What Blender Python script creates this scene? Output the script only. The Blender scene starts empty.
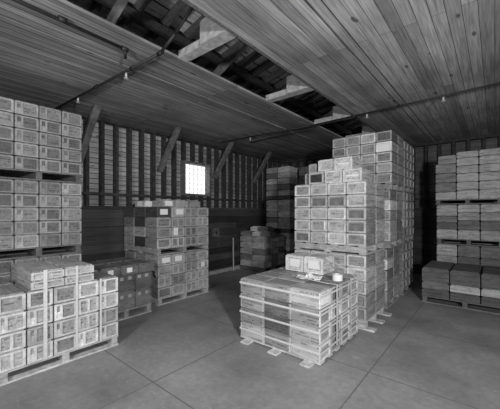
import bpy, bmesh, math, random
from mathutils import Vector, Matrix
random.seed(7)
col = bpy.context.scene.collection

# ------------------------------------------------------------------ materials
def new_mat(name):
    m = bpy.data.materials.new(name); m.use_nodes = True
    nt = m.node_tree; nt.nodes.clear()
    out = nt.nodes.new('ShaderNodeOutputMaterial')
    b = nt.nodes.new('ShaderNodeBsdfPrincipled')
    nt.links.new(b.outputs[0], out.inputs[0])
    return m, nt, b

def N(nt, typ, **kw):
    n = nt.nodes.new(typ)
    for k, v in kw.items():
        if k.startswith('i_'):
            key = k[2:]
            key = int(key) if key.isdigit() else key.replace('_', ' ')
            n.inputs[key].default_value = v
        else:
            setattr(n, k, v)
    return n

def math_n(nt, op, a, b=None, clamp=False):
    n = nt.nodes.new('ShaderNodeMath'); n.operation = op; n.use_clamp = clamp
    for i, v in enumerate((a, b)):
        if v is None: continue
        if isinstance(v, (int, float)): n.inputs[i].default_value = v
        else: nt.links.new(v, n.inputs[i])
    return n.outputs[0]

def mul_val(nt, colour, fac):
    """colour * scalar"""
    v = nt.nodes.new('ShaderNodeVectorMath'); v.operation = 'SCALE'
    nt.links.new(colour, v.inputs[0])
    if isinstance(fac, (int, float)): v.inputs['Scale'].default_value = fac
    else: nt.links.new(fac, v.inputs['Scale'])
    return v.outputs[0]

def ramp(nt, src, lo, hi, a=0.0, b=1.0):
    n = nt.nodes.new('ShaderNodeMapRange')
    n.inputs['From Min'].default_value = lo; n.inputs['From Max'].default_value = hi
    n.inputs['To Min'].default_value = a; n.inputs['To Max'].default_value = b
    nt.links.new(src, n.inputs['Value'])
    return n.outputs[0]

def wood_object(name, stencil=0.0, rough=0.75, grain=(3, 45, 45), amp=0.27):
    """planed box wood; tone comes from the object's own colour"""
    m, nt, b = new_mat(name)
    tc = N(nt, 'ShaderNodeTexCoord'); oi = N(nt, 'ShaderNodeObjectInfo')
    off = N(nt, 'ShaderNodeVectorMath', operation='ADD')
    sc = N(nt, 'ShaderNodeVectorMath', operation='SCALE'); sc.inputs[0].default_value = (37, 17, 23)
    nt.links.new(oi.outputs['Random'], sc.inputs['Scale'])
    mp = N(nt, 'ShaderNodeMapping'); mp.inputs['Scale'].default_value = grain
    nt.links.new(tc.outputs['Object'], mp.inputs[0])
    nt.links.new(mp.outputs[0], off.inputs[0]); nt.links.new(sc.outputs[0], off.inputs[1])
    nz = N(nt, 'ShaderNodeTexNoise', i_Scale=1.0, i_Detail=4.0, i_Roughness=0.65)
    nt.links.new(off.outputs[0], nz.inputs['Vector'])
    mp2 = N(nt, 'ShaderNodeMapping'); mp2.inputs['Scale'].default_value = (4, 6, 9)
    nt.links.new(tc.outputs['Object'], mp2.inputs[0])
    off2 = N(nt, 'ShaderNodeVectorMath', operation='ADD')
    nt.links.new(mp2.outputs[0], off2.inputs[0]); nt.links.new(sc.outputs[0], off2.inputs[1])
    nz2 = N(nt, 'ShaderNodeTexNoise', i_Scale=1.0, i_Detail=2.0)
    nt.links.new(off2.outputs[0], nz2.inputs['Vector'])
    g = math_n(nt, 'MULTIPLY', ramp(nt, nz.outputs[0], .3, .7, 1 - amp, 1 + amp),
               ramp(nt, nz2.outputs[0], .3, .7, .8, 1.18))
    if stencil > 0:
        # rows of worn stencilled marks: blocky dark dashes that read as illegible printing
        sx = N(nt, 'ShaderNodeSeparateXYZ'); nt.links.new(tc.outputs['Object'], sx.inputs[0])
        u = math_n(nt, 'ADD', sx.outputs[0], sx.outputs[1])
        cu = math_n(nt, 'FLOOR', math_n(nt, 'MULTIPLY', u, 1 / .011))
        zz = math_n(nt, 'MULTIPLY', sx.outputs[2], 1 / .034)
        cz = math_n(nt, 'FLOOR', zz); fz = math_n(nt, 'FRACT', zz)
        cb = N(nt, 'ShaderNodeCombineXYZ')
        nt.links.new(cu, cb.inputs[0]); nt.links.new(cz, cb.inputs[1])
        nt.links.new(math_n(nt, 'MULTIPLY', oi.outputs['Random'], 91.0), cb.inputs[2])
        wn = N(nt, 'ShaderNodeTexWhiteNoise', noise_dimensions='3D'); nt.links.new(cb.outputs[0], wn.inputs[0])
        cb2 = N(nt, 'ShaderNodeCombineXYZ')
        nt.links.new(math_n(nt, 'FLOOR', math_n(nt, 'MULTIPLY', u, 1 / .10)), cb2.inputs[0])
        nt.links.new(cz, cb2.inputs[1])
        nt.links.new(math_n(nt, 'MULTIPLY', oi.outputs['Random'], 57.0), cb2.inputs[2])
        wn2 = N(nt, 'ShaderNodeTexWhiteNoise', noise_dimensions='3D'); nt.links.new(cb2.outputs[0], wn2.inputs[0])
        mask = math_n(nt, 'MULTIPLY', math_n(nt, 'GREATER_THAN', wn.outputs[0], .35),
                      math_n(nt, 'GREATER_THAN', wn2.outputs[0], .62))
        band = math_n(nt, 'MULTIPLY', math_n(nt, 'GREATER_THAN', fz, .3), math_n(nt, 'LESS_THAN', fz, .8))
        geo = N(nt, 'ShaderNodeNewGeometry'); sn = N(nt, 'ShaderNodeSeparateXYZ')
        nt.links.new(geo.outputs['Normal'], sn.inputs[0])
        side = math_n(nt, 'LESS_THAN', math_n(nt, 'ABSOLUTE', sn.outputs[2]), .5)
        mask = math_n(nt, 'MULTIPLY', math_n(nt, 'MULTIPLY', mask, band), side)
        g = math_n(nt, 'MULTIPLY', g, math_n(nt, 'SUBTRACT', 1.0, math_n(nt, 'MULTIPLY', mask, stencil)))
    nt.links.new(mul_val(nt, oi.outputs['Color'], g), b.inputs['Base Color'])
    b.inputs['Roughness'].default_value = rough
    bp = N(nt, 'ShaderNodeBump', i_Strength=.25, i_Distance=.004)
    nt.links.new(nz.outputs[0], bp.inputs['Height']); nt.links.new(bp.outputs[0], b.inputs['Normal'])
    return m

def planks(name, along, base, width=.14, length=3.2, contrast=.35, gap=.006, rough=.75, knots=True, across='Z', streak=None):
    """boards running along one world axis; tone differs from board to board"""
    m, nt, b = new_mat(name)
    tc = N(nt, 'ShaderNodeTexCoord'); s = N(nt, 'ShaderNodeSeparateXYZ')
    nt.links.new(tc.outputs['Object'], s.inputs[0])
    cb = N(nt, 'ShaderNodeCombineXYZ')
    ax = {'X': 0, 'Y': 1, 'Z': 2}
    nt.links.new(s.outputs[ax[along]], cb.inputs[0]); nt.links.new(s.outputs[ax[across]], cb.inputs[1])
    br = N(nt, 'ShaderNodeTexBrick', offset=.37, offset_frequency=2)
    for k, v in (('Scale', 1.0), ('Mortar Size', gap / 2), ('Mortar Smooth', .2), ('Bias', 0.0), ('Brick Width', length), ('Row Height', width)):
        br.inputs[k].default_value = v
    lo, hi = base * (1 - contrast), base * (1 + contrast)
    br.inputs['Color1'].default_value = (lo, lo, lo, 1); br.inputs['Color2'].default_value = (hi, hi, hi, 1)
    br.inputs['Mortar'].default_value = (base * .12,) * 3 + (1,)
    nt.links.new(cb.outputs[0], br.inputs['Vector'])
    mp = N(nt, 'ShaderNodeMapping'); mp.inputs['Scale'].default_value = (1.6, 38, 1)
    nt.links.new(cb.outputs[0], mp.inputs[0])
    nz = N(nt, 'ShaderNodeTexNoise', i_Scale=1.0, i_Detail=6.0, i_Roughness=.7, i_Distortion=.3)
    nt.links.new(mp.outputs[0], nz.inputs['Vector'])
    g = ramp(nt, nz.outputs[0], .3, .7, .5, 1.5)
    nz2 = N(nt, 'ShaderNodeTexNoise', i_Scale=1.1, i_Detail=3.0); nt.links.new(tc.outputs['Object'], nz2.inputs['Vector'])
    g = math_n(nt, 'MULTIPLY', g, ramp(nt, nz2.outputs[0], .3, .7, .75, 1.25))
    if knots:
        mp3 = N(nt, 'ShaderNodeMapping'); mp3.inputs['Scale'].default_value = (1.7, 4.5, 1)
        nt.links.new(cb.outputs[0], mp3.inputs[0])
        vo = N(nt, 'ShaderNodeTexVoronoi', i_Scale=1.0, i_Randomness=1.0); nt.links.new(mp3.outputs[0], vo.inputs['Vector'])
        g = math_n(nt, 'MULTIPLY', g, ramp(nt, vo.outputs['Distance'], .075, .11, .3, 1.0))
    nt.links.new(mul_val(nt, br.outputs['Color'], g), b.inputs['Base Color'])
    b.inputs['Roughness'].default_value = rough
    bp = N(nt, 'ShaderNodeBump', i_Strength=.4, i_Distance=.01)
    h = math_n(nt, 'ADD', math_n(nt, 'MULTIPLY', br.outputs['Fac'], -1.0), math_n(nt, 'MULTIPLY', nz.outputs[0], .3))
    nt.links.new(h, bp.inputs['Height']); nt.links.new(bp.outputs[0], b.inputs['Normal'])
    return m

def plain(name, v, rough=.6, metal=0.0, noise=.2, scale=30):
    m, nt, b = new_mat(name)
    tc = N(nt, 'ShaderNodeTexCoord'); nz = N(nt, 'ShaderNodeTexNoise', i_Scale=scale, i_Detail=4.0)
    nt.links.new(tc.outputs['Object'], nz.inputs['Vector'])
    g = ramp(nt, nz.outputs[0], .3, .7, v * (1 - noise), v * (1 + noise))
    cb = N(nt, 'ShaderNodeCombineXYZ')
    for i in range(3): nt.links.new(g, cb.inputs[i])
    nt.links.new(cb.outputs[0], b.inputs['Base Color'])
    b.inputs['Roughness'].default_value = rough; b.inputs['Metallic'].default_value = metal
    return m

def concrete():
    m, nt, b = new_mat('concrete_floor')
    tc = N(nt, 'ShaderNodeTexCoord'); s = N(nt, 'ShaderNodeSeparateXYZ'); nt.links.new(tc.outputs['Object'], s.inputs[0])
    n1 = N(nt, 'ShaderNodeTexNoise', i_Scale=.9, i_Detail=7.0, i_Roughness=.62); nt.links.new(tc.outputs['Object'], n1.inputs['Vector'])
    n2 = N(nt, 'ShaderNodeTexNoise', i_Scale=16, i_Detail=5.0, i_Roughness=.7); nt.links.new(tc.outputs['Object'], n2.inputs['Vector'])
    v = math_n(nt, 'MULTIPLY', ramp(nt, n1.outputs[0], .3, .7, .62, 1.4), ramp(nt, n2.outputs[0], .3, .7, .85, 1.15))
    # scuffs: pale broken streaks
    mp = N(nt, 'ShaderNodeMapping'); mp.inputs['Scale'].default_value = (3.2, 9, 1); mp.inputs['Rotation'].default_value = (0, 0, .6)
    nt.links.new(tc.outputs['Object'], mp.inputs[0])
    n3 = N(nt, 'ShaderNodeTexNoise', i_Scale=2.0, i_Detail=5.0, i_Roughness=.75, i_Distortion=1.2); nt.links.new(mp.outputs[0], n3.inputs['Vector'])
    v = math_n(nt, 'MULTIPLY', v, ramp(nt, n3.outputs[0], .62, .74, 1.0, 1.8))
    wob = math_n(nt, 'MULTIPLY', math_n(nt, 'SUBTRACT', n2.outputs[0], .5), .012)
    def joint(c, origin, pitch, w):
        t = math_n(nt, 'ADD', math_n(nt, 'ADD', c, wob), -origin + 100 * pitch)
        f = math_n(nt, 'PINGPONG', t, pitch / 2)
        # pingpong of t with scale p/2 touches 0 at every multiple of the pitch
        return math_n(nt, 'LESS_THAN', f, w)
    j = math_n(nt, 'MAXIMUM', joint(s.outputs[0], -1.0, 1.55, .007), joint(s.outputs[1], 1.6, 1.52, .007))
    v = math_n(nt, 'MULTIPLY', v, math_n(nt, 'SUBTRACT', 1.0, math_n(nt, 'MULTIPLY', j, ramp(nt, n1.outputs[0], .35, .65, .25, .6))))
    v = math_n(nt, 'MULTIPLY', v, .27)
    cb = N(nt, 'ShaderNodeCombineXYZ')
    for i in range(3): nt.links.new(v, cb.inputs[i])
    nt.links.new(cb.outputs[0], b.inputs['Base Color'])
    b.inputs['Roughness'].default_value = .55
    bp = N(nt, 'ShaderNodeBump', i_Strength=.15, i_Distance=.01); nt.links.new(n2.outputs[0], bp.inputs['Height'])
    nt.links.new(bp.outputs[0], b.inputs['Normal'])
    return m

def glass():
    m = bpy.data.materials.new('window_glass'); m.use_nodes = True; nt = m.node_tree; nt.nodes.clear()
    out = N(nt, 'ShaderNodeOutputMaterial'); t = N(nt, 'ShaderNodeBsdfTransparent'); g = N(nt, 'ShaderNodeBsdfGlossy')
    t.inputs[0].default_value = (.95, .95, .95, 1); g.inputs['Roughness'].default_value = .1
    mx = N(nt, 'ShaderNodeMixShader'); mx.inputs[0].default_value = .06
    nt.links.new(t.outputs[0], mx.inputs[1]); nt.links.new(g.outputs[0], mx.inputs[2]); nt.links.new(mx.outputs[0], out.inputs[0])
    return m

M_BOX = wood_object('box_wood_stencilled', stencil=.45)
M_FRAME = wood_object('batten_wood', grain=(30, 30, 30), amp=.22)
M_PALLET = wood_object('pallet_wood', grain=(14, 14, 40), amp=.35)
M_CARTON = wood_object('carton_board', stencil=.3, grain=(8, 8, 8), amp=.12)
M_CEIL = planks('ceiling_boards', 'Y', .24, width=.11, across='X', contrast=.3, gap=.010)
M_CEIL_R = planks('ceiling_boards_wide', 'Y', .30, width=.115, length=5.1, across='X', contrast=.3, gap=.005)
M_SHEATH_L = planks('wall_sheathing', 'Y', .36, width=.10, contrast=.25, gap=.014)
M_SHEATH_B = planks('back_wall_sheathing', 'X', .10, width=.12, contrast=.25)
M_LINING_L = planks('wall_lining', 'Y', .055, width=.17, contrast=.65)
M_LINING_B = planks('back_wall_lining', 'X', .03, width=.17, contrast=.5)
M_STUD = plain('old_stud_wood', .04, .85, noise=.5, scale=14)
M_BRACE = plain('brace_wood', .14, .8, noise=.4, scale=12)
M_BEAM = plain('beam_wood', .38, .8, noise=.3, scale=16)
M_ROOF = planks('roof_deck', 'Y', .8, width=.22, contrast=.2, gap=.03, across='X')
M_RAFTER = plain('rafter_wood', .12, .85, noise=.4)
M_PIPE = plain('black_iron_pipe', .015, .6, noise=.3)
M_METAL = plain('pale_metal', .55, .35, noise=.15)
M_STRAP = plain('flat_strap', .62, .5, noise=.12, scale=60)
M_PAPER = plain('paper', .78, .8, noise=.06, scale=60)
M_FLOOR = concrete(); M_GLASS = glass()
M_WHITE = plain('white_paint', .45, .7, noise=.3, scale=8)
M_DULL = plain('dull_paper', .36, .8, noise=.1)
M_DARKPAPER = plain('dark_print', .035, .8, noise=.2)

# ------------------------------------------------------------------ mesh helpers
def add_box(bm, x0, x1, y0, y1, z0, z1, bevel=0):
    vs = [bm.verts.new(p) for p in ((x0,y0,z0),(x1,y0,z0),(x1,y1,z0),(x0,y1,z0),(x0,y0,z1),(x1,y0,z1),(x1,y1,z1),(x0,y1,z1))]
    for f in ((3,2,1,0),(4,5,6,7),(0,1,5,4),(1,2,6,5),(2,3,7,6),(3,0,4,7)):
        bm.faces.new([vs[i] for i in f])

def add_bar(bm, a, b, w, h, up=Vector((0,0,1))):
    a = Vector(a); b = Vector(b); d = (b - a).normalized()
    s = d.cross(up).normalized(); u = s.cross(d)
    vs = []
    for p in (a, b):
        for (i, j) in ((-1,-1),(1,-1),(1,1),(-1,1)):
            vs.append(bm.verts.new(p + s*i*w/2 + u*j*h/2))
    for f in ((0,1,2,3),(7,6,5,4),(0,4,5,1),(1,5,6,2),(2,6,7,3),(3,7,4,0)):
        bm.faces.new([vs[i] for i in f])

def add_tube(bm, a, b, r, n=12):
    a = Vector(a); b = Vector(b); d = (b - a).normalized()
    up = Vector((0,0,1)) if abs(d.z) < .9 else Vector((1,0,0))
    s = d.cross(up).normalized(); u = s.cross(d)
    A, B = [], []
    for i in range(n):
        t = 2*math.pi*i/n; o = s*math.cos(t)*r + u*math.sin(t)*r
        A.append(bm.verts.new(a + o)); B.append(bm.verts.new(b + o))
    for i in range(n):
        f = bm.faces.new((A[i], A[(i+1)%n], B[(i+1)%n], B[i])); f.smooth = True
    bm.faces.new(A[::-1]); bm.faces.new(B)

def mesh_of(name, bm, mat):
    bmesh.ops.recalc_face_normals(bm, faces=bm.faces)
    me = bpy.data.meshes.new(name); bm.to_mesh(me); bm.free(); me.materials.append(mat)
    return me

def obj(name, me_or_bm, mat=None, parent=None, loc=(0,0,0), rz=0, tone=None):
    me = mesh_of(name, me_or_bm, mat) if isinstance(me_or_bm, bmesh.types.BMesh) else me_or_bm
    o = bpy.data.objects.new(name, me); col.objects.link(o)
    o.location = loc; o.rotation_euler = (0, 0, rz)
    if parent: o.parent = parent
    if tone is not None: o.color = (tone, tone, tone, 1)
    return o

def tag(o, label, cat, group=None):
    o['label'] = label; o['category'] = cat
    if group: o['group'] = group
    return o

def struct(name, bm, mat, parent=None):
    o = obj(name, bm, mat, parent)
    if parent is None: o['kind'] = 'structure'
    return o

def one_box(*a):
    bm = bmesh.new(); add_box(bm, *a); return bm

def empty(name, loc, rz=0):
    o = bpy.data.objects.new(name, None); col.objects.link(o); o.location = loc; o.rotation_euler = (0,0,rz)
    o.empty_display_size = .1
    return o

# ------------------------------------------------------------------ room shell
ZC = 3.48; XL = -5.85; YB = 8.95; XR = 3.6; YF = -3.2
TH = .13          # stud depth
fl = struct('floor', one_box(XL-.4, XR+.2, YF-.2, YB+.4, -.2, 0), M_FLOOR)

bm = bmesh.new(); add_box(bm, XL-.3, -2.9, YF, YB+.3, ZC, ZC+.03); add_box(bm, -3.6, -3.54, YF, YB, ZC-.012, ZC)
ce = struct('ceiling', bm, M_CEIL)
bm = bmesh.new(); add_box(bm, -2.08, XR+.1, YF, YB+.3, ZC, ZC+.03); add_box(bm, -1.24, -1.15, YF, YB, ZC-.014, ZC)
struct('ceiling', bm, M_CEIL_R, ce)

# left wall: lined low part, girt, open studs above, sheathing outside, window opening
WY0, WY1, WZ0, WZ1 = 4.55, 5.33, 2.11, 2.86
XO = XL - TH
bm = bmesh.new()
for a in ((YF, WY0, 0, ZC), (WY1, YB+.2, 0, ZC), (WY0, WY1, 0, WZ0), (WY0, WY1, WZ1, ZC)):
    add_box(bm, XO-.03, XO, a[0], a[1], a[2], a[3])
wl = struct('wall_left', bm, M_SHEATH_L)
bm = bmesh.new(); add_box(bm, XL-.02, XL+.02, YF, YB, 0, 1.77)
struct('lining_boards', bm, M_LINING_L, wl)
y = 2.02 - 20*.281
while y < YB - .1:
    if y > YF + .05:
        segs = [(1.77, ZC-.05)]
        if WY0 - .06 < y < WY1 + .06: segs = [(1.77, WZ0-.05), (WZ1+.05, ZC-.05)]
        bm = bmesh.new()
        for z0, z1 in segs: add_box(bm, XO+.001, XL+.005, y-.03, y+.03, z0, z1)
        struct('stud', bm, M_STUD, wl)
    y += .281
for (z, h) in ((2.0, .05), (ZC-.03, .09)):
    struct('girt', one_box(XO+.02, XL+.03, YF, YB, z-h/2, z+h/2), M_STUD, wl)
struct('sill_board', one_box(XL+.02, XL+.12, 3.0, YB-.1, 0, .09), M_BEAM, wl)
for yb in (.5, 2.2, 3.9, 5.6, 7.3):
    bm = bmesh.new(); w = .11
    add_bar(bm, (XL-.02, yb-.04, 2.58), (XL+.56, yb+.04, ZC+.02), .075, w, up=Vector((0,1,0)))
    struct('knee_brace', bm, M_BRACE, wl)
# window
bm = bmesh.new(); f = .05
for a in ((WY0-f, WY0, WZ0-f, WZ1+f), (WY1, WY1+f, WZ0-f, WZ1+f), (WY0, WY1, WZ0-f, WZ0), (WY0, WY1, WZ1, WZ1+f)):
    add_box(bm, XO-.02, XL+.03, *a)
win = struct('window_1', bm, M_BRACE)
bm = bmesh.new()
for i in range(1, 6):
    yy = WY0 + (WY1-WY0)*i/6; add_box(bm, XL+.0, XL+.012, yy-.003, yy+.003, WZ0, WZ1)
for i in range(1, 6):
    zz = WZ0 + (WZ1-WZ0)*i/6; add_box(bm, XL-.001, XL+.013, WY0, WY1, zz-.003, zz+.003)
obj('muntins', bm, M_WHITE, win)
obj('pane', one_box(XL+.004, XL+.008, WY0, WY1, WZ0, WZ1), M_GLASS, win)

# back wall
YO = YB + TH
wb = struct('wall_back', one_box(XL-.2, XR+.1, YO, YO+.03, 0, ZC), M_SHEATH_B)
struct('lining_boards', one_box(XL, XR, YB-.02, YB+.02, 0, 1.77), M_LINING_B, wb)
x = XL + .25
while x < XR:
    struct('stud', one_box(x-.03, x+.03, YB-.005, YO-.001, 1.77, ZC-.05), M_STUD, wb); x += .3
for (z, h) in ((2.0, .05), (ZC-.03, .09)):
    struct('girt', one_box(XL, XR, YB-.03, YO-.02, z-h/2, z+h/2), M_STUD, wb)
# right wall and front wall with an invented doorway behind the camera
wr = struct('wall_right', one_box(XR, XR+.1, YF, YB+.1, 0, ZC), M_LINING_L)
bm = bmesh.new()
DX0, DX1, DZ = -1.4, 2.2, 2.9
add_box(bm, XL-.1, DX0, YF-.1, YF, 0, ZC); add_box(bm, DX1, XR, YF-.1, YF, 0, ZC); add_box(bm, DX0, DX1, YF-.1, YF, DZ, ZC)
struct('wall_front', bm, M_LINING_B)
struct('added_door', one_box(DX0+.01, DX1-.01, YF-.07, YF-.03, .01, DZ-.01), M_LINING_B)  # added unseen door, shut to keep outside light out of the room

# opening in the ceiling: cross beams, hangers, rafters and roof deck above
for yb in (-1.05, .62, 2.29, 4.03, 5.72, 7.4):
    bm = bmesh.new()
    add_box(bm, -2.9, -2.08, yb-.13, yb, ZC+.002, ZC+.09)
    o = struct('trim_1', bm, M_BEAM); o.name = 'ceiling_beam'
    bm = bmesh.new(); add_box(bm, -2.48, -2.085, yb-.16, yb-.131, ZC+.0, ZC+.26)
    struct('hanger_board', bm, M_BEAM, o)
bm = bmesh.new()
add_box(bm, -2.08, -2.04, YF, YB, ZC-.004, ZC+.14)
o = struct('opening_trim', bm, M_RAFTER); o.name = 'trim_1'
slope = .2
def zr(x): return ZC + .16 + (x - XL) * slope
bm = bmesh.new()
vs = []
for (x, dz) in ((XL-.5, .0), (.6, .0), (.6, .04), (XL-.5, .04)):
    for yy in (YF-.3, YB+.4): vs.append(bm.verts.new((x, yy, zr(x) + .16 + dz)))
for fc in ((0,1,3,2),(2,3,5,4),(4,5,7,6),(6,7,1,0),(0,2,4,6),(1,7,5,3)): bm.faces.new([vs[i] for i in fc])
rf = struct('roof', bm, M_ROOF)
bm = bmesh.new(); add_box(bm, .6, XR+.2, YF-.3, YB+.4, zr(.6)+.16, zr(.6)+.2); struct('roof_crown', bm, M_ROOF, rf)
yy = YF + .2
while yy < YB:
    bm = bmesh.new(); add_bar(bm, (XL-.2, yy, zr(XL-.2)+.07), (.6, yy, zr(.6)+.07), .06, .12); struct('rafter', bm, M_RAFTER, rf)
    yy += .38
for xx in (-4.2, -3.4, -2.75, -2.2, -1.5):
    bm = bmesh.new(); add_box(bm, xx-.04, xx+.04, YF, YB, zr(xx)-.12, zr(xx)-.02); struct('purlin', bm, M_RAFTER, rf)
for yy in (1.5, 3.1, 4.7, 6.4):
    bm = bmesh.new(); add_bar(bm, (-3.6, yy, ZC+.1), (-1.3, yy+.1, ZC+1.2), .04, .12); struct('truss_web', bm, M_BRACE, rf)
# outer gables close the loft
for yv, nm in ((YB+.32, 'wall_back_gable'), (YF-.25, 'wall_front_gable')):
    bm = bmesh.new(); add_box(bm, XL-.4, XR+.2, yv, yv+.04, ZC+.04, zr(.6)+.1); struct('gable_boards', bm, M_LINING_B, wb)
struct('eave_board', one_box(XL-.36, XL-.31, YF, YB, ZC, ZC+.35), M_LINING_L, wl)
struct('eave_board', one_box(XR+.1, XR+.15, YF, YB, ZC, zr(.6)+.1), M_LINING_L, wr)

# ------------------------------------------------------------------ sprinkler pipes
def pipe(name, pts, r, label, couplings=(), heads=()):
    bm = bmesh.new()
    for a, b_ in zip(pts[:-1], pts[1:]): add_tube(bm, a, b_, r)
    o = obj(name, bm, M_PIPE); tag(o, label, 'pipe')
    for c in couplings:
        a = Vector(c[0]); d = Vector(c[1])
        bm = bmesh.new(); add_tube(bm, a - d*.035, a + d*.035, r*1.6); obj('coupling', bm, M_PIPE, o)
    for c in heads:
        c = Vector(c)
        bm = bmesh.new(); add_tube(bm, c + Vector((0,0,-.001)), c + Vector((0,0,-.05)), .013)
        add_tube(bm, c + Vector((0,0,-.065)), c + Vector((0,0,-.07)), .03)
        add_bar(bm, c+Vector((.012,0,-.04)), c+Vector((.012,0,-.068)), .004, .004, up=Vector((0,1,0)))
        add_bar(bm, c+Vector((-.012,0,-.04)), c+Vector((-.012,0,-.068)), .004, .004, up=Vector((0,1,0)))
        obj('sprinkler_head', bm, M_METAL, o)
    return o
zp = ZC - .07
pipe('sprinkler_pipe', [(-5.75,1.75,zp), (-2.85,1.88,zp), (-2.6,1.89,zp+.12), (-2.3,1.9,zp+.3)], .017,
     'black sprinkler pipe running from left wall up into the ceiling opening',
     couplings=[((-4.3,1.81,zp),(1,.04,0)), ((-2.85,1.88,zp),(1,.04,0)), ((-3.4,1.86,zp),(1,.04,0))],
     heads=[(-4.9,1.79,zp-.02), (-3.55,1.85,zp-.02)])
pipe('sprinkler_pipe', [(-5.3,5.25,zp), (-2.9,5.42,zp), (.5,5.25,zp), (3.4,5.2,zp)], .014,
     'thin black sprinkler pipe crossing under ceiling above the tall centre stack',
     couplings=[((-3.4,5.385,zp),(1,.03,0)), ((-1.2,5.33,zp),(1,0,0)), ((-2.0,5.375,zp),(1,0,0))],
     heads=[(-4.4,5.31,zp-.02), (-1.75,5.36,zp-.02), (-.6,5.3,zp-.02)])
pipe('conduit', [(-3.1,-.5,ZC-.035), (-3.14,1.62,ZC-.035), (-3.2,1.66,ZC-.1)], .016,
     'short black conduit along upper left ceiling ending near the sprinkler pipe', couplings=[((-3.14,1.62,ZC-.035),(0,1,0)), ((-3.105,1.0,ZC-.035),(0,1,0))])
pipe('conduit', [(-4.9,5.9,ZC-.03), (-2.95,5.75,ZC-.03)], .012, 'thin dark conduit on far left ceiling beyond the sprinkler pipe')

# ------------------------------------------------------------------ crates
_cache = {}
def crate_mesh(L, W, H, mat, split=2, seam=.012):
    key = ('c', round(L,3), round(W,3), round(H,3), mat.name, split, seam)
    if key in _cache: return _cache[key]
    bm = bmesh.new(); g = .004; t = .012; ls = seam; ins = .012 if seam < .015 else (.02 if seam < .02 else .045)
    add_box(bm, -L/2+t, L/2-t, -W/2+t, W/2-t, t*.5, H-ls-.03)                # body
    add_box(bm, -L/2+ins+.002, L/2-ins-.002, -W/2+ins+.002, W/2-ins-.002, H-ls-.03, H-ls)
    zz = [0.0] + [H*(i+1)/split for i in range(split)]
    zz[-1] = H - ls
    for a, b_ in zip(zz[:-1], zz[1:]):                                    # long boards
        for s in (-1, 1):
            ys = sorted((s*W/2, s*(W/2-t)))
            add_box(bm, -L/2+.004, L/2-.004, ys[0], ys[1], a+g/2, b_-g/2)
        for s in (-1, 1):                                                 # end boards, set in
            xs = sorted((s*(L/2-.009), s*(L/2-.009-t)))
            add_box(bm, xs[0], xs[1], -W/2+t, W/2-t, a+g/2, b_-g/2)
    n = 3
    for i in range(n):                                                    # lid boards
        a = -W/2 + W*i/n; b_ = a + W/n
        add_box(bm, -L/2+ins, L/2-ins, max(a+g/2, -W/2+ins), min(b_-g/2, W/2-ins), H-ls+.0005, H)
    me = mesh_of('wooden_crate', bm, mat); _cache[key] = me; return me

def frame_mesh(L, W, H, s, style=0):
    """four battens round one end of a crate"""
    key = ('f', round(L,3), round(W,3), round(H,3), s, style)
    if key in _cache: return _cache[key]
    bm = bmesh.new(); w = [.028, .02, .034, .026, .024][style]; d = .006; o = .010
    xs = sorted((s*(L/2-.008), s*(L/2+d)))
    y0, y1, z0, z1 = -W/2+.002, W/2-.002, .002, H-.014
    add_box(bm, xs[0], xs[1], y0, y0+w, z0, z1); add_box(bm, xs[0], xs[1], y1-w, y1, z0, z1)
    add_box(bm, xs[0], xs[1], y0+w, y1-w, z0, z0+w*.7); add_box(bm, xs[0], xs[1], y0+w, y1-w, z1-w*.7, z1)
    if style == 3: add_box(bm, xs[0], xs[1], -.012, .012, z0+w*.7, z1-w*.7)
    if style == 4:
        yc = y0 + (y1-y0)*.30; add_box(bm, xs[0], xs[1], yc-.012, yc+.012, z0+w*.7, z1-w*.7)
        add_box(bm, xs[0], xs[0]+(xs[1]-xs[0])*.3, y0+w, yc-.012, z0+w*.7, z0+(z1-z0)*.5)
    me = mesh_of('end_frame', bm, M_FRAME); _cache[key] = me; return me

ORD = ['first','second','third','fourth','fifth','sixth','seventh','eighth']
def tone_word(t):
    return 'dark' if t < .16 else ('pale' if t > .42 else 'grey')

def crate(base, L, W, H, x, y, z, axis, tone, label, group, frames=True, style=0, cat='crate', mat=None, ftone=1.25, ptone=1.0, split=2, jit=.0015, seam=None):
    """axis 'X' or 'Y': the way the long side runs; x, y = centre, z = underside"""
    mat = mat or M_BOX
    rz = 0 if axis == 'X' else math.pi/2
    o = obj(base, crate_mesh(L, W, H, mat, split, seam or (.012 if frames else (.022 if base in ('long_case', 'wooden_case') else .017))), loc=(x+random.uniform(-jit,jit), y+random.uniform(-jit,jit), z),
            rz=rz, tone=tone*ptone)
    tag(o, label, cat, group)
    if frames:
        for s in (-1, 1):
            obj('end_frame', frame_mesh(L, W, H, s, style), parent=o, tone=min(.85, tone*ftone))
    return o

def paper(o, w, h, side, off=0, z=None, H=.18, L=.3, W=.3, mat=None, name='paper_label'):
    """a sheet on one face of a crate; side in local axes '+x','-x','+y','-y'"""
    mat = mat or M_PAPER
    bm = bmesh.new(); z = H/2 if z is None else z; t = .003
    if side[1] == 'x':
        s = 1 if side[0] == '+' else -1; xs = sorted((s*(L/2+.0005), s*(L/2+.0005+t)))
        xs = sorted((s*(L/2-.010), s*(L/2+.0068)))
        add_box(bm, xs[0], xs[1], off-w/2, off+w/2, z-h/2, z+h/2)
    else:
        s = 1 if side[0] == '+' else -1; ys = sorted((s*(W/2-.001), s*(W/2+.0015)))
        add_box(bm, off-w/2, off+w/2, ys[0], ys[1], z-h/2, z+h/2)
    p = obj(name, bm, mat, o)
    return p

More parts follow.
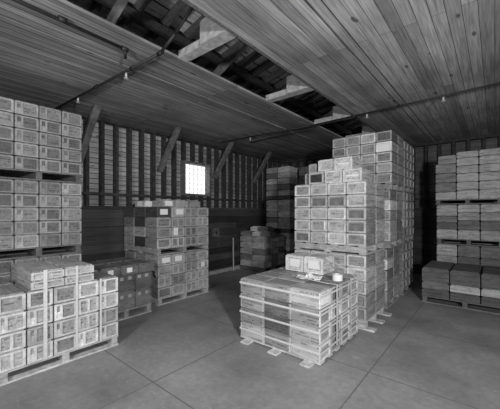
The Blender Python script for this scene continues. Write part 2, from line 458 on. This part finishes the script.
# ------------------------------------------------------------------ pallets
def pallet(x0, x1, y0, y1, z, axis, label, group='wooden pallets under the crate loads', h=.12, tone=.3, out=0.0, outdir=1, nb=3, inset=.05):
    """stringers run along axis; out = how far the bottom boards stick out"""
    cx, cy = (x0+x1)/2, (y0+y1)/2
    e = empty('pallet', (cx, cy, z)); tag(e, label, 'pallet', group)
    LX, LY = x1-x0, y1-y0
    along, acrs = (LX, LY) if axis == 'X' else (LY, LX)
    def mk(name, a0, a1, c0, c1, z0, z1, tn):
        bm = bmesh.new()
        if axis == 'X': add_box(bm, a0, a1, c0, c1, z0, z1)
        else: add_box(bm, -c1, -c0, a0, a1, z0, z1)
        obj(name, bm, M_PALLET, e, tone=tn)
    t = .018
    for i in range(nb):
        c = -acrs/2 + inset + (acrs-2*inset)*i/(nb-1)
        if out:
            a0, a1 = (-along/2, along/2+out) if outdir > 0 else (-along/2-out, along/2)
            mk('bottom_board', a0, a1, c-.06, c+.06, 0, t, tone*random.uniform(1.1,1.4))
        mk('stringer', -along/2+.005, along/2-.005, c-.035, c+.035, t if True else 0, max(h-t, t+.001), tone*random.uniform(.8,1.1))
    n = 6
    for i in range(n):
        a = -along/2 + .06 + (along-.12)*i/(n-1)
        mk('deck_board', a-.055, a+.055, -acrs/2, acrs/2, h-t, h-.001, tone*random.uniform(.85,1.2))
    if not out:
        for a in (-along/2+.05, 0, along/2-.05):
            mk('bottom_board', a-.05, a+.05, -acrs/2, acrs/2, 0, t, tone*random.uniform(1.0,1.3))
    return e

# ------------------------------------------------------------------ loads
ROWN = lambda k, nz: 'top row' if k == nz-1 else ('bottom row' if k == 0 else ORD[nz-1-k] + ' row down')
def load(what, x1, y0, z0, nx, ny, nz, bx, by, bz, axis, tone, base='wooden_crate', show=('front','side'), spread=.18,
         frames=True, style=0, ph=.12, paxis='X', ptone=.3, pout=0, poutdir=1, keep=None, tones=None, inset=.05,
         mat=None, cat='crate', ftone=1.4, pal=True, split=2, gap=.010, plabel=None, end_names=None, mott=(1, 1, 1, .85, 1.12, .7)):
    out = {}
    W_, D_ = nx*bx, ny*by
    if pal:
        pallet(x1-W_, x1, y0, y0+D_, z0, paxis, plabel or ('wooden pallet beneath the ' + what), h=ph, tone=ptone, out=pout, outdir=poutdir, inset=inset)
    zb = z0 + ph
    for k in range(nz):
        for j in range(ny):
            for i in range(nx):
                fr = j == 0 and 'front' in show
                sd = i == nx-1 and 'side' in show
                tp = k == nz-1 and 'top' in show
                if not (fr or sd or tp): continue
                if keep and not keep(i, j, k): continue
                tn = tone * random.choice(mott) * random.uniform(1-spread, 1+spread)
                if tones and (i, j, k) in tones: tn = tones[(i, j, k)]
                rn = ROWN(k, nz)
                if fr and sd: c = 'near corner column'
                elif fr: c = ('leftmost' if i == 0 else ORD[i] + ' from left') + ' on front'
                elif sd:
                    if end_names == 'far': c = 'far end column' if j == ny-1 else ORD[ny-1-j] + ' from far end'
                    else: c = 'far end column' if j == ny-1 else ORD[j] + ' back on right side'
                else:
                    c = ('back row' if j == ny-1 else ORD[j] + ' row back') + (', leftmost' if i == 0 else ', ' + ORD[i] + ' from left')
                lab = f"{tone_word(tn)} {cat}, {rn}, {c}, {what}"
                if len(lab.replace(',', '').split()) > 16: lab = f"{cat}, {rn}, {c}, {what}"
                if len(lab.replace(',', '').split()) > 16: print('LONG', lab)
                L, W = (bx, by) if axis == 'X' else (by, bx)
                o = crate(base, L-gap-(.012 if frames else 0), W-gap, bz-.003, x1-W_+bx*(i+.5), y0+by*(j+.5), zb+bz*k, axis, tn, lab,
                          'crates of the ' + what, frames=frames, style=random.choice(style) if isinstance(style, tuple) else style, cat=cat, mat=mat, ftone=ftone,
                          ptone=random.choice([.85, .85, .9, .8, .55]) if frames else 1, split=split)
                out[(i, j, k)] = o
    return out

# far left tower, three loads high, right side faces the aisle
for n, nm in enumerate(('bottom load of far left tower', 'middle load of far left tower', 'top load of far left tower')):
    load(nm, -4.8, .72, n*1.04, 2, 4, 5, .5, .272, .182, 'X', .27, show=('side',), ph=.13, end_names='far', style=4, ftone=1.2, ptone=.12)

# low load at front left
A = load('low load at front left', -3.60, .61, 0, 2, 5, 4, .55, .234, .184, 'X', .42, show=('side','top'), ph=.12, end_names='far', ptone=.45, style=(4,4,0,3),
         keep=lambda i,j,k: i == 1 or j in (0, 4))
pallet_top = .12 + 4*.184
for q, (yy, nm) in enumerate(((.99,'nearest'), (1.22,'middle'), (1.43,'farthest'))):
    for kk in range(2):
        pass
for q, (yy, w, nm) in enumerate(((1.03, .30, 'left'), (1.335, .30, 'right'))):
    for kk, rowname in ((0, 'lower'), (1, 'upper')):
        crate('wooden_crate', .78, w, .092, -3.995, yy, pallet_top + kk*.094, 'X', .38 + .04*kk,
              f'long flat grey crate, {rowname} {nm} of the four lying on low front left load', 'flat crates lying on the low front left load', style=1)

# wrapped cartons between the two left loads
H_ = load('dark carton load behind low front left load', -4.38, 1.86, 0, 2, 3, 2, .5, .288, .277, 'X', .17, base='carton', show=('side','top'), ph=.14,
          frames=False, mat=M_CARTON, cat='carton', end_names='far', ptone=.3, spread=.06)
for (i, j, k), o in H_.items():
    if i == 1:
        for q in range(2): paper(o, .055, .05, '+x', off=-.08+.13*q, z=.205, H=.277, L=.496, W=.284, mat=M_DULL)
for j, nm in enumerate(('nearest', 'middle', 'farthest')):
    for i, nx_ in enumerate(('wall side', 'aisle side')):
        o = crate('flat_case', .44, .28, .14, -4.97+.46*i-.22+.22, 2.0+.29*j, .695, 'X', .15, f'dark flat case, {nm} one on {nx_}, on top of dark carton load',
              'flat cases on the dark carton load', frames=False, cat='case')
        if i == 1 and j < 2: paper(o, .08, .07, '+x', L=.44, W=.28, H=.14)

# torn sheet hanging off the carton load
bm = bmesh.new(); prof = [(2.73,.703),(2.76,.70),(2.80,.69),(2.86,.62),(2.89,.53)]
for (a, b_) in zip(prof[:-1], prof[1:]):
    add_bar(bm, (-4.5, a[0], a[1]), (-4.5+.02, b_[0], b_[1]), .17, .004)
tag(obj('wrapping_sheet', bm, M_DULL), 'torn pale wrapping sheet hanging off far corner of dark carton load', 'paper')

# left middle loads, two high
G1 = load('lower load beside left wall window', -4.55, 2.95, 0, 3, 4, 4, .39, .3, .19, 'X', .36, base='wooden_case', cat='case', ptone=.42, style=(0,3), ftone=1.2, gap=.014)
G2 = load('upper load beside left wall window', -4.55, 2.93, .885, 3, 4, 4, .39, .305, .185, 'X', .36, base='wooden_case', cat='case', ptone=.3, style=(0,3), ftone=1.2, gap=.014,
          tones={(2,0,3): .06, (1,0,3): .10, (1,0,2): .09, (1,0,0): .05, (0,0,3): .12}, show=('front','side','top'))
def lab_on(d, key, w, h, side='+x', off=0, z=None, L=.366, W=.3, H=.185):
    if key in d: paper(d[key], w, h, side, off, z, H=H, L=L, W=W)
lab_on(G2, (2,0,3), .15, .10); lab_on(G2, (2,1,3), .15, .10, off=.04); lab_on(G2, (2,1,1), .09, .14, off=-.05, z=.1)
lab_on(G1, (2,0,3), .16, .09, off=.03); lab_on(G1, (2,1,3), .15, .10); lab_on(G1, (2,3,2), .08, .10)
for q, (x, y, w, nm, t) in enumerate(((-5.2, 3.08, .2, 'white faced case alone at front left', .5), (-4.78, 3.22, .26, 'white labelled case nearest corner', .34),
                               (-4.8, 3.53, .3, 'wide grey case in middle', .38), (-4.8, 3.85, .28, 'grey case at far end', .3))):
    o = crate('wooden_case', .34, w, .12 + .02*(q>0), x, y, .885+.12+4*.185, 'X', t, f'{nm}, on top of the upper load by the window', 'loose cases on the upper load by the window', frames=False, cat='case')
    if q in (0, 1): paper(o, .15, .09, '+x', L=.34, W=w, H=.13)
    if q == 0: paper(o, .17, .085, '-y', L=.34, W=w, H=.13)

# far left corner block
J = load('dark block in far left corner', -4.8, 6.4, 0, 2, 3, 5, .45, .34, .172, 'X', .38, base='wooden_case', cat='case', frames=False, ptone=.12, spread=.2, mott=(1, .45, 1.25, .75, 1), gap=.02, show=('front','side','top'))
zt = .12 + 5*.172
for x, y, z, L, t, nm in ((-5.5, 6.55, zt, .34, .2, 'grey case at left end of lower layer'), (-5.12, 6.55, zt, .24, .55, 'pale faced case in middle of lower layer'), (-4.81, 6.6, zt, .34, .16, 'dark case at right end of lower layer'),
                      (-5.22, 6.6, zt+.135, .24, .6, 'white faced case on the upper layer'), (-4.92, 6.62, zt+.135, .34, .12, 'dark case on the upper layer')):
    crate('wooden_case', L, .3, .133, x, y, z, 'X', t, f'{nm}, on top of dark far corner block', 'loose cases on the far corner block', frames=False, cat='case', jit=0)
# tall tower in the far corner
for n, nm in enumerate(('bottom load of narrow far corner tower', 'middle load of narrow far corner tower', 'top load of narrow far corner tower')):
    load(nm, -4.75, 7.6, n*1.02, 2, 2, 5, .45, .45, .178, 'X', .42, base='long_case', cat='case', frames=False, ptone=.08, spread=.2, mott=(1, .45, 1.25, .75, 1), gap=.02)
for n, nm in enumerate(('bottom load of dim tower behind centre', 'middle load of dim tower behind centre', 'top load of dim tower behind centre')):
    load(nm, -3.5, 7.7, n*1.0, 2, 1, 3, .5, .9, .29, 'X', .12, base='long_case', cat='case', frames=False, ptone=.1, show=('front',), spread=.3)

# strapped load in the centre foreground
D = load('strapped centre foreground load', -1.425, 2.88, 0, 3, 4, 4, .377, .285, .19, 'X', .46, base='plank_crate', show=('front','side','top'), ph=.04, paxis='Y', pout=.09, inset=.14, poutdir=-1,
         ptone=.5, style=0, spread=.06, tones={(1,0,2): .26, (1,0,1): .2, (0,0,1): .3, (0,0,0): .55, (2,0,3): .52, (1,0,3): .36, (0,0,3): .34, (0,0,2): .42,
             (2,0,2): .5, (2,0,1): .46, (1,0,0): .46, (2,0,0): .52})
lab_on(D, (2,0,3), .17, .11, L=.363, W=.275, H=.187, z=.09)
def ring(x0, x1, y0, y1, z, w=.024, t=.003, name='steel_strap'):
    bm = bmesh.new(); e = .003
    X0, X1, Y0, Y1 = x0-e, x1+e, y0-e, y1+e
    add_box(bm, X0, X1, Y0-t, Y0, z, z+w); add_box(bm, X0, X1, Y1, Y1+t, z, z+w)
    add_box(bm, X0-t, X0, Y0-t, Y1+t, z, z+w); add_box(bm, X1, X1+t, Y0-t, Y1+t, z, z+w)
    return bm
DX = (-1.425-3*.377, -1.425, 2.88, 2.88+4*.285)
for q, (z, nm) in enumerate(((.725, 'topmost'), (.54, 'second'), (.35, 'third'), (.13, 'lowest'))):
    o = obj('strap', ring(*DX, z), M_STRAP); tag(o, f'{nm} of the pale bands round the strapped centre foreground load', 'strap', 'straps')
def vband(xp, y, z0, z1, w, lab, top_to=None, ax='x'):
    """band that rises on the +X face and runs over the top"""
    bm = bmesh.new(); t = .003
    add_box(bm, xp+.008, xp+.008+t, y-w/2, y+w/2, z0, z1+t)
    if top_to is not None: add_box(bm, top_to, xp+.008, y-w/2, y+w/2, z1, z1+t)
    o = obj('strap', bm, M_STRAP); tag(o, lab, 'strap', 'straps')
vband(-1.423, 3.29, .10, .803, .03, 'upright pale band nearest the corner on right side of centre foreground load', top_to=-1.6)
vband(-1.423, 3.72, .10, .803, .03, 'upright pale band farther back on right side of centre foreground load', top_to=-1.74)
vband(-3.602, 1.0, .12, pallet_top+.19, .035, 'upright pale band nearest the camera on low front left load')
vband(-3.602, 1.30, .12, pallet_top+.19, .024, 'middle upright pale band on low front left load')
vband(-3.602, 1.56, .12, pallet_top+.002, .022, 'upright pale band nearest far end of low front left load')
# horizontal bands round upper left loads
# things lying on the strapped load
for q, (x, nm) in enumerate(((-2.225, 'left'), (-1.925, 'right'))):
    o = crate('framed_crate', .36, .29, .225, x, 3.86, .802, 'Y', .62, f'{nm} one of the two pale crates lying on the centre foreground load', 'pair of pale crates on the centre foreground load', ftone=1.1, jit=0)
    paper(o, .15, .11, '-x', L=.36, W=.29, H=.225, z=.12)
bm = bmesh.new()
n = 28
for (r0, r1, z0, z1) in ((.036, .062, 0, .075),):
    V = [[], [], [], []]
    for i in range(n):
        a = 2*math.pi*i/n; c, s = math.cos(a), math.sin(a)
        for q, (r, z) in enumerate(((r1, z0), (r1, z1), (r0, z1), (r0, z0))): V[q].append(bm.verts.new((r*c, r*s, z)))
    for i in range(n):
        j = (i+1) % n
        for q in range(4): bm.faces.new((V[q][i], V[q][j], V[(q+1)%4][j], V[(q+1)%4][i]))
tag(obj('tape_roll', bm, M_PAPER, loc=(-1.5, 3.5, .806)), 'small white roll of tape standing on centre foreground load', 'roll')
# crumpled sheet
bm = bmesh.new(); gx, gy = 12, 8; V = {}; T = {}
for i in range(gx+1):
    for j in range(gy+1):
        z = .012 + .022*abs(math.sin(i*1.3+j*.7)*math.cos(j*1.1-i*.4)) + (.03 if 4 < i < 8 and j > 4 else 0)
        x = -.15+.3*i/gx + .012*math.sin(j*2.1); y = -.1+.2*j/gy + .02*math.sin(i*1.7)
        V[i,j] = bm.verts.new((x, y, z)); T[i,j] = bm.verts.new((x, y, z-.003))
for i in range(gx):
    for j in range(gy):
        bm.faces.new((V[i,j], V[i+1,j], V[i+1,j+1], V[i,j+1])); bm.faces.new((T[i,j], T[i,j+1], T[i+1,j+1], T[i+1,j]))
tag(obj('paper_sheet', bm, M_PAPER, loc=(-1.83, 3.38, .796), rz=.3), 'crumpled pale sheet lying on top of centre foreground load', 'paper')
# loose strap ends
def ribbon(name, pts, w, label, updir=Vector((0,0,1))):
    bm = bmesh.new()
    for a, b_ in zip(pts[:-1], pts[1:]): add_bar(bm, a, b_, w, .004, up=updir)
    tag(obj(name, bm, M_STRAP), label, 'strap', 'loose strap ends')
arc = [(-2.05+.55*t, 3.3 - .18*math.sin(t*math.pi*.9), .812 + .05*math.sin(t*math.pi)) for t in [i/12 for i in range(13)]]
ribbon('strap', arc, .022, 'loose curved strap end arching over top of centre foreground load')
ribbon('strap', [(-1.73, 3.66, 1.035), (-1.66, 3.72, 1.0), (-1.45, 3.84, .84), (-1.403, 3.86, .79)], .018, 'diagonal strap slanting down from pale crates on centre foreground load')

# tall centre stack, two loads and loose crates on top
E1 = load('lower load of tall centre stack', -1.38, 4.2, 0, 4, 2, 5, .29, .45, .185, 'Y', .46, pout=.11, ptone=.5, spread=.08, keep=lambda i,j,k: i == 3 or k >= 2, ftone=1.2)
E2 = load('upper load of tall centre stack', -1.38, 4.2, 1.048, 4, 2, 5, .29, .46, .185, 'Y', .48, spread=.05, mott=(1, 1.05, .95), ptone=.4, ftone=1.25,
          tones={(1,0,3): .32, (2,0,3): .3, (0,0,2): .4, (3,0,2): .36, (1,0,1): .40, (3,0,1): .34, (2,0,1): .42, (1,0,0): .38, (0,0,0): .4}, show=('front','side','top'))
for key in ((1,0,3), (2,0,3), (3,0,2), (3,0,1), (0,0,0)):
    if key in E2:
        p = paper(E2[key], .19, .10, '-x', L=.446-.012, W=.286, H=.184, z=.082, mat=None, name='stained_panel'); p.data.materials[0] = M_DARKPAPER
        p.data.materials[0] = M_BRACE
for key in ((1,0,1), (1,0,0)):
    if key in E2: paper(E2[key], .035, .13, '-x', L=.434, W=.286, H=.184, z=.09, off=-.1 if key[2] else -.12)
zt = 1.048 + .12 + 5*.185
for q, (x, y, z, w, h, t, nm, stripe) in enumerate(((-2.385, 4.62, 0, .13, .2, .34, 'leftmost crate of lower loose layer', 0), (-2.2+.01, 4.50, 0, .0, .2, .0, '', 0),
      (-2.185, 4.50, 0, .25, .2, .38, 'dark panelled crate second in lower loose layer', 2), (-1.90, 4.50, 0, .28, .2, .5, 'third crate of lower loose layer', 0), (-1.605, 4.49, 0, .28, .2, .52, 'rightmost crate of lower loose layer, with white stripe', 1),
      (-2.33, 4.66, .2, .14, .16, .3, 'small crate at left end of upper loose layer', 0), (-2.06, 4.6, .2, .28, .195, .5, 'middle crate of upper loose layer', 0), (-1.77, 4.56, .2, .28, .195, .52, 'right crate of upper loose layer, with white stripe', 1))):
    if w == 0: continue
    o = crate('wooden_crate', .44, w, h-.002, x, y, zt+z, 'Y', t, f'{nm}, on tall centre stack', 'loose crates on the tall centre stack', jit=0)
    if stripe == 1: paper(o, .17, .02, '-x', L=.44, W=w, H=h, z=.09)
    if stripe == 2: p = paper(o, .2, .12, '-x', L=.44, W=w, H=h, z=.09, name='stained_panel'); p.data.materials[0] = M_STUD

# long row behind it
names = (('bottom', 'middle', 'top'))
for n in range(3):
    y0 = (5.36, 5.48, 5.54)[n]; x1 = (-1.41, -1.39, -1.38)[n]
    F = load(f'{names[n]} load behind tall centre stack', x1, y0, n*1.0225, 4, 2, 5, .275, .43, (.180,.180,.186)[n], 'Y', .38, spread=.2, ptone=.3,
             keep=(None if n == 2 else (lambda i,j,k: i == 3)), tones={(3,0,3): .7, (3,0,4): .24})
    if n == 2:
        paper(F[(3,0,3)], .2, .13, '-x', L=.414, W=.271, H=.177, z=.08)
    load(f'{names[n]} load at far end of row', -1.39, (6.42,6.5,6.54)[n], n*1.03, 4, 3, 5, .275, .3, .182, 'X', .32, spread=.2, ptone=.25,
         keep=lambda i,j,k: i == 3)

# right hand stacks against the back wall
def flat_load(nm, xl, y0, z0, cols, cw, ph=.12, ptone=.3):
    n = len(cols)
    pallet(xl, xl+n*cw, y0, y0+1.0, z0, 'Y', 'wooden pallet beneath the ' + nm, h=ph, tone=.13)  # pallet colour darkened to carry the shadow in these right stacks
    for c, rows in enumerate(cols):
        z = z0 + ph
        for r, (h, t) in enumerate(rows):
            rn = 'bottom row' if r == 0 else ('top row' if r == len(rows)-1 else ORD[len(rows)-1-r] + ' row down')
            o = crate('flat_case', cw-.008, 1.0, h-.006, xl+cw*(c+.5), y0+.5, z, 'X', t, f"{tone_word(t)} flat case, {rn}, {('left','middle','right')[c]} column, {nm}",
                  'cases of the ' + nm, frames=False, cat='case', split=max(1, round(h/.09)), jit=.001)
            z += h
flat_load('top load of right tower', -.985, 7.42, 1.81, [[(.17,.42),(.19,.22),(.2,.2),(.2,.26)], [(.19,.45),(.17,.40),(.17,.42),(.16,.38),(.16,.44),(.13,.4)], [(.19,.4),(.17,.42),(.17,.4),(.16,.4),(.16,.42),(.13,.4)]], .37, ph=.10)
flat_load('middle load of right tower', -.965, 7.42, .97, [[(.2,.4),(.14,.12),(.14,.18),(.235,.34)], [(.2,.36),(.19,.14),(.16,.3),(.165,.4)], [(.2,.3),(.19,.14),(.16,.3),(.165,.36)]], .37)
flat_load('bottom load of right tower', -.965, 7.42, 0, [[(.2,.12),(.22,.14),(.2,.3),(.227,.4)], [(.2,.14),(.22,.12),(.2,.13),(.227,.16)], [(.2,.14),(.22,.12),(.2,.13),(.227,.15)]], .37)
o = crate('flat_case', .32, .4, .17, -.78, 7.66, 1.81+.10+.76, 'X', .3, 'small grey case lying alone on top left of right tower', 'top of right tower', frames=False, cat='case', jit=0)
flat_load('low load in front of right tower', -1.04, 6.2, 0, [[(.14,.10),(.13,.16),(.25,.12)], [(.14,.09),(.13,.4),(.25,.10)], [(.14,.08),(.13,.35),(.25,.10)]], .43)

# small things by the left wall
bm = bmesh.new(); add_bar(bm, (XL+.20, 6.08, 0.0), (XL+.15, 6.12, .92), .03, .02, up=Vector((0,1,0)))
tag(obj('wooden_lath', bm, M_STRAP), 'thin pale lath leaning upright on dark lining of left wall', 'stick')
bm = bmesh.new(); add_box(bm, XL+.021, XL+.09, 5.42, 5.64, .98, 1.22)
e = obj('switch_box', bm, M_BRACE); tag(e, 'small grey electrical box on dark lined left wall', 'electrical box')
obj('lever', one_box(XL+.09, XL+.11, 5.50, 5.53, 1.06, 1.13), M_PIPE, e)

# ------------------------------------------------------------------ light
w = bpy.data.worlds.new('World'); bpy.context.scene.world = w; w.use_nodes = True
bg = w.node_tree.nodes['Background']; bg.inputs[0].default_value = (1, 1, 1, 1); bg.inputs[1].default_value = 2.6
def area(name, loc, target, size, power, size_y=None, spread=180):
    l = bpy.data.lights.new(name, 'AREA'); l.energy = power; l.size = size
    if size_y: l.shape = 'RECTANGLE'; l.size_y = size_y
    l.spread = math.radians(spread)
    o = bpy.data.objects.new(name, l); col.objects.link(o); o.location = loc
    d = Vector(target) - Vector(loc); o.rotation_euler = d.to_track_quat('-Z', 'Y').to_euler()
    return o
area('flash_lamp', (1.75, -.1, 2.15), (-2.4, 4.2, 1.7), .3, 330)
area('flash_lamp_left', (-1.6, -1.2, 2.2), (-4.6, 4.0, 1.9), .4, 100)

# ------------------------------------------------------------------ camera
cam = bpy.data.cameras.new('camera'); co = bpy.data.objects.new('camera', cam); col.objects.link(co)
co.location = (0, 0, 1.65); co.rotation_euler = (math.radians(90), 0, math.radians(39.7))
cam.sensor_width = 36; cam.lens = 295/500*36; cam.shift_y = .015; cam.clip_start = .05
bpy.context.scene.camera = co
vs_ = bpy.context.scene.view_settings
vs_.view_transform = 'Standard'; vs_.look = 'None'; vs_.gamma = 1; vs_.use_curve_mapping = False; vs_.exposure = -.52
